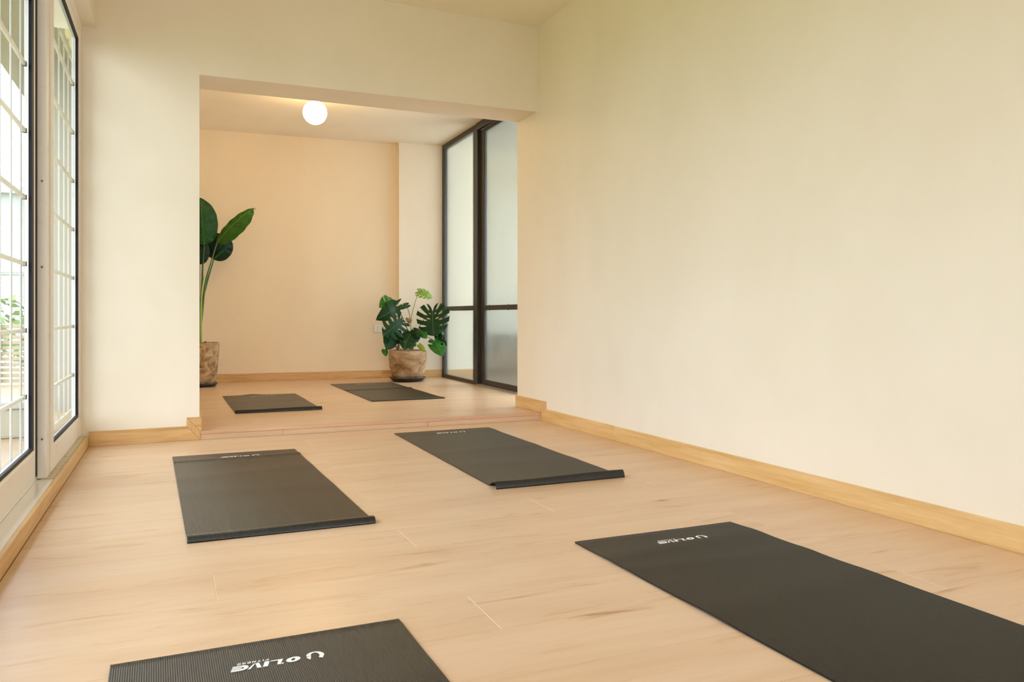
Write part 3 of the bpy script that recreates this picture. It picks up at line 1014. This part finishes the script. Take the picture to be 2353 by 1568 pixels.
mleaf((470, 395), (205, 575), 'leaf_dark', 7.74, 7.66, width=.62, slits=[(0, .42, .03, .5), (0, .6, .03, .5)], arch=.28, cup=.5, roll=-10, nT=200)
mleaf((640, 370), (470, 442), 'leaf_dark', 7.80, 7.74, width=.34, arch=.08, cup=.2, roll=20, slits=[(1, .5, .03, .5)])
mleaf((470, 360), (558, 280), 'leaf_dark', 7.80, 7.82, width=.30, arch=-.1, cup=.4, roll=10)
mleaf((800, 185), (985, 275), 'leaf_new', 7.78, 7.74, width=.72, wl=.75, slits=[(0, .26, .02, .4), (0, .40, .02, .4), (0, .54, .02, .4), (0, .68, .02, .45)], arch=.25, cup=.3, roll=-18, nT=200)
mleaf((1018, 868), (1130, 1078), 'leaf_mid', 7.70, 7.60, width=.78, slits=[(1, .34, .03, .5)], holes=[(-1, .5, .05, .3, .75)], arch=.12, cup=.4, roll=-15, nT=200)
mleaf((1060, 800), (1185, 935), 'leaf_dark', 7.72, 7.68, width=.65, arch=.15, cup=.4, roll=25, slits=[(-1, .5, .03, .4)])
mleaf((425, 790), (352, 990), 'leaf_dark', 7.72, 7.62, width=.78, arch=.1, cup=.4, roll=-20)
mleaf((560, 770), (440, 905), 'leaf_dark', 7.78, 7.72, width=.9, arch=.1, cup=.3, roll=10)
mleaf((690, 775), (590, 990), 'leaf_dark', 7.68, 7.58, width=.86, slits=[(0, .40, .025, .4), (0, .58, .025, .45)], arch=.14, cup=.4, roll=14)
mleaf((700, 780), (835, 735), 'leaf_dark', 7.70, 7.60, width=1.05, wl=.8, slits=[(0, .5, .03, .5)], arch=.25, cup=.3, roll=-20)
mleaf((730, 800), (770, 885), 'leaf_dark', 7.72, 7.64, width=1.3, arch=.1, cup=.3, roll=6, slits=[(0, .45, .03, .4), (0, .62, .03, .4)])
mleaf((470, 775), (575, 800), 'leaf_mid', 7.82, 7.78, width=.85, arch=.1, cup=.3, roll=10)
mleaf((840, 745), (905, 838), 'leaf_mid', 7.72, 7.66, width=.85, arch=.2, cup=.5, roll=-10)
mleaf((1130, 745), (1070, 785), 'leaf_mid', 7.76, 7.74, width=.8, arch=.1, cup=.3)
mleaf((805, 925), (888, 1025), 'leaf_yellow', 7.58, 7.545, width=.50, arch=.12, cup=.4, roll=-10)
mleaf((325, 992), (345, 1082), 'leaf_mid', 7.70, 7.66, width=.80, wl=.9, arch=.1, cup=.3, roll=-12)
mleaf((575, 925), (620, 868), 'leaf_mid', 7.62, 7.60, width=.6, arch=.1, roll=-20)
mleaf((735, 935), (758, 890), 'leaf_yellow', 7.64, 7.62, width=.7, arch=.1)
mleaf((700, 940), (690, 880), 'leaf_mid', 7.62, 7.62, width=.5, arch=.1)
mleaf((682, 598), (612, 548), 'leaf_brown', 7.72, 7.70, width=.62, arch=.2, cup=.5, name='dried_sheath')


def mtube(pts, radii, m, yy):
    P = [at_y(*zpx(*p), y) for p, y in zip(pts, yy)]
    return under(tube('leaf_stalk', P, radii, M[m]), mon)


soil_y = 7.72
mtube([(688, 985), (688, 770), (690, 600), (722, 420), (798, 180)], [.0075, .007, .006, .0045, .003], 'stem_pale', [7.75, 7.75, 7.76, 7.77, 7.78])
mtube([(665, 985), (640, 720), (580, 560), (515, 440), (452, 372)], [.005, .004, .004, .0035, .003], 'stem_dark', [7.75, 7.76, 7.77, 7.78, 7.78])
mtube([(680, 985), (672, 800), (640, 700), (590, 640), (560, 590), (585, 572)], [.005, .0045, .0035, .003, .003, .003], 'stem_dark', [7.74, 7.73, 7.73, 7.72, 7.71, 7.70])
mtube([(690, 985), (688, 700), (672, 520), (632, 375)], [.004, .0035, .003, .0025], 'stem_dark', [7.77, 7.78, 7.79, 7.8])
mtube([(700, 985), (740, 860), (800, 690), (880, 560), (990, 480)], [.006, .005, .004, .0035, .003], 'stem_dark', [7.77, 7.79, 7.80, 7.79, 7.75])
mtube([(710, 985), (820, 800), (930, 820), (1018, 868)], [.004, .003, .003, .0025], 'stem_dark', [7.76, 7.76, 7.72, 7.70])
mtube([(560, 985), (470, 930), (430, 820), (425, 790)], [.005, .004, .003, .003], 'stem', [7.70, 7.70, 7.72, 7.72])
mtube([(640, 985), (480, 800), (370, 560), (420, 440), (470, 395)], [.004, .003, .003, .003, .002], 'stem_dark', [7.76, 7.78, 7.79, 7.76, 7.75])
mtube([(700, 960), (740, 940), (805, 936)], [.003, .003, .0025], 'stem_pale', [7.66, 7.62, 7.58])
mtube([(520, 985), (470, 950), (400, 945), (325, 992)], [.003, .003, .0025, .002], 'stem_dark', [7.70, 7.69, 7.69, 7.70])
mtube([(500, 990), (515, 950), (520, 905)], [.016, .013, .008], 'stub', [7.68, 7.68, 7.68])

pot = [(.0, 0)]
o = MB().lathe([(.118, .022), (.150, .03), (.172, .09), (.190, .17), (.196, .25), (.194, .305), (.190, .318), (.178, .318), (.174, .296), (.001, .294)], (0, 0, 0), 56).build('pot', M['pot'], mon, True)
so = MB().lathe([(.173, .28), (.173, .297), (.09, .303), (.001, .305)], n=40).build('soil', M['soil'], mon, True)
sa = MB().lathe([(.12, 0), (.148, .001), (.186, .034), (.190, .036), (.190, .042), (.182, .042), (.145, .012), (.001, .010)], n=56)
sau = sa.build('saucer', M['dark_plastic'], mon, True)

# --- paddle-leaf plant
bx = at_y(462, 888, 7.95)
bc = Vector((bx.x, 7.95, STEP))
bird = thing('bird_of_paradise_plant', 'tall plant with broad paddle leaves in a pot, half hidden behind the left pier', 'plant', bc)


def bpx(x, y): return 440 + x / 3.265, 430 + y / 3.265


def bleaf(b, t, m, yb=7.95, yt=7.95, **k):
    return under(leaf(None, (*bpx(*b), yb), (*bpx(*t), yt), M[m], outline=PADDLE, **k), bird)


def btube(pts, radii, m, yy):
    return under(tube('leaf_stalk', [at_y(*bpx(*p), y) for p, y in zip(pts, yy)], radii, M[m]), bird)


bleaf((97, 432), (66, 80), 'paddle', 7.86, 7.84, width=1.28, arch=.06, cup=.5, roll=10, fold=.05)
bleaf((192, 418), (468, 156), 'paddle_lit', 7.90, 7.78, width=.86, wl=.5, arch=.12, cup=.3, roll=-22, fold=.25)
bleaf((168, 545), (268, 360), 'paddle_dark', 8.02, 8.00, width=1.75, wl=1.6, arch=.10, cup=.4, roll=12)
bleaf((165, 540), (285, 440), 'paddle', 7.99, 7.90, width=.5, wl=.2, arch=-.05, cup=.4, roll=40)
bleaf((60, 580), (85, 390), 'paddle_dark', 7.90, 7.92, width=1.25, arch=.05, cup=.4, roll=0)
bleaf((10, 560), (-60, 250), 'paddle', 7.95, 8.0, width=1.1, arch=.1, cup=.4, roll=-10)
tip = btube([(462, 158), (478, 166), (485, 152)], [.003, .0025, .001], 'stub', [7.78, 7.78, 7.78])
tip.name = 'leaf_tip'
btube([(66, 1190), (66, 1080), (78, 960), (105, 720), (150, 555), (192, 415)], [.013, .012, .011, .009, .0065, .005], 'stem', [7.95, 7.95, 7.94, 7.93, 7.92, 7.90])
btube([(62, 1190), (66, 960), (78, 760), (86, 560), (97, 428)], [.013, .012, .010, .007, .005], 'stem_dark', [7.93, 7.93, 7.91, 7.89, 7.86])
btube([(70, 1190), (72, 900), (82, 760), (96, 655)], [.012, .010, .007, .001], 'stem_pale', [7.92, 7.91, 7.90, 7.90])
btube([(66, 1190), (78, 900), (110, 740), (145, 620), (168, 540)], [.012, .010, .008, .006, .005], 'stem_dark', [7.97, 7.98, 7.99, 8.0, 8.02])
btube([(50, 1190), (40, 900), (25, 700), (10, 560)], [.012, .010, .008, .005], 'stem_dark', [7.96, 7.96, 7.96, 7.95])
btube([(56, 1190), (56, 900), (58, 720), (60, 580)], [.012, .010, .008, .005], 'stem_dark', [7.97, 7.95, 7.93, 7.90])
btube([(86, 1195), (98, 1178), (106, 1158)], [.008, .008, .007], 'stub', [7.85, 7.85, 7.85])
MB().lathe([(.105, .020), (.124, .026), (.140, .10), (.154, .22), (.162, .36), (.165, .41), (.162, .418), (.150, .418), (.147, .392), (.001, .39)], n=48).build('pot', M['pot_tall'], bird, True)
MB().lathe([(.146, .37), (.146, .392), (.001, .402)], n=40).build('soil', M['soil'], bird, True)
MB().lathe([(.115, 0), (.128, .001), (.146, .026), (.146, .034), (.125, .012), (.001, .010)], n=48).build('saucer', M['dark_plastic'], bird, True)

# ------------------------------------------------------------------ side room contents seen blurred through the glass
ch = thing('low_chest', 'dark low wooden chest blurred behind the fluted glass', 'chest', (3.5, 8.9, .045))
MB().box(-.5, .9, -.2, .2, .03, .42).bevel(.006).build('body', M['chest'], ch)
MB().box(-.52, .92, -.22, .22, .42, .45).bevel(.004).build('top', M['chest'], ch)

# ------------------------------------------------------------------ outside the windows
struct(MB().box(-4.2, -0.605, Y0 - 1, 14, -.12, .02).build('floor_terrace', M['out_tile']))
struct(MB().box(-1.20, -0.62, Y0 - 1, 9.0, 2.62, 2.80).build('ceiling_terrace', M['out_cream']))
struct(MB().box(-1.00, -0.502, 6.6, 7.0, .02, 2.62).build('wall_terrace_pier', M['out_shade']))
# security grille of square bars
gr = thing('security_grille', 'white painted iron security grille of upright bars outside the sliding windows', 'grille', (-0.66, 4.0, .02))
yb_ = [2.08, 2.32, 2.56, 2.80, 3.04, 3.28, 3.52, 3.76, 4.0, 4.24, 4.70, 4.94, 5.30, 5.54, 5.78, 6.0, 6.22]
gme = None
for y in yb_:
    if gme is None:
        o = MB().box(-.004, .004, -.008, .008, 0, 2.56).bevel(.0015).build('upright_bar', M['out_grille'], gr)
        gme = o.data
    else:
        o = bpy.data.objects.new('upright_bar', gme); COL.objects.link(o); o.parent = gr
    o.location = (0, y - 4.0, .02)
MB().box(-.006, .006, 4.36 - 4.0, 4.45 - 4.0, 0, 2.58).bevel(.002).build('post', M['out_cream'], gr)
for z in (.025, 2.50):
    MB().box(-.006, .006, 2.0 - 4.0, 6.26 - 4.0, z, z + .03).build('cross_rail', M['out_grille'], gr)
# slatted garden fence
fe = thing('slatted_fence', 'low fence of horizontal weathered slats beyond the terrace', 'fence', (-2.0, 9.2, .02))
sl = None
for k in range(11):
    if sl is None:
        o = MB().box(-1.8, 1.0, -.012, .012, 0, .034).bevel(.003).build('slat', M['out_slat'], fe); sl = o.data
    else:
        o = bpy.data.objects.new('slat', sl); COL.objects.link(o); o.parent = fe
    o.location = (0, 0, .03 + k * .055)
for x in (-1.7, -.55, .35, .75):
    MB().box(x - .05, x + .05, -.06, -.013, 0, .9).bevel(.004).build('post', M['out_white'], fe)
# planter box on the terrace
pb = thing('planter_box', 'pale square planter box on the terrace behind the near window', 'planter', (-0.88, 5.35, .02))
MB().box(-.22, .10, -.15, .15, .0, .17).bevel(.008).build('body', M['out_cream'], pb)
MB().box(-.24, .12, -.17, .17, .17, .21).bevel(.006).build('rim', M['out_white'], pb)
# shrubs
def shrub(loc, r, label, n=260):
    vs, fs = [], []
    for _ in range(n):
        while True:
            d = Vector((random.uniform(-1, 1), random.uniform(-1, 1), random.uniform(-1, 1)))
            if .3 < d.length < 1: break
        p = Vector((d.x * r, d.y * r, d.z * r * .8 + r * .8))
        a = Vector((random.uniform(-1, 1), random.uniform(-1, 1), random.uniform(-1, 1))).normalized() * .08
        b = a.cross(Vector((random.random(), random.random(), random.random() + .1))).normalized() * .035
        i = len(vs)
        vs += [p - a, p + b, p + a, p - b]
        fs.append((i, i + 1, i + 2, i + 3))
    root = thing('shrub', label, 'shrub', loc, group='shrubs beyond the terrace')
    f = mesh('foliage', vs, fs, M['out_leaf'], root); f['kind'] = 'stuff'
    MB().lathe([(.03, 0), (.02, r)], n=8).build('trunk', M['stub'], root)
shrub((-1.45, 10.6, .02), .62, 'green shrub behind the slatted fence, nearer the windows')
shrub((-3.3, 11.2, .02), .72, 'green shrub behind the slatted fence, farther from the windows')
# neighbouring building
bd = thing('neighbour_building', 'pale flat-roofed building across the garden, seen bleached through the window', 'building', (-5.5, 26, 0))
MB().box(-5, 5, 0, 6, 0, 4.2).build('wall', M['out_white'], bd)
MB().box(-5.2, 5.2, -.2, 6.2, 4.2, 4.4).build('roof', M['out_white'], bd)
for x in (-3.2, -1.0, .7, 2.4):
    wdw = MB().box(x, x + .9, -.04, .02, 1.9, 3.3).build('window', M['out_white'], bd)
    MB().box(x + .06, x + .84, -.06, -.035, 1.96, 3.24).build('pane', M['out_glass'], wdw)
g = MB().box(-40, -4.2, -10, 60, -.2, -.05).build('ground', M['out_leaf'])
struct(g)
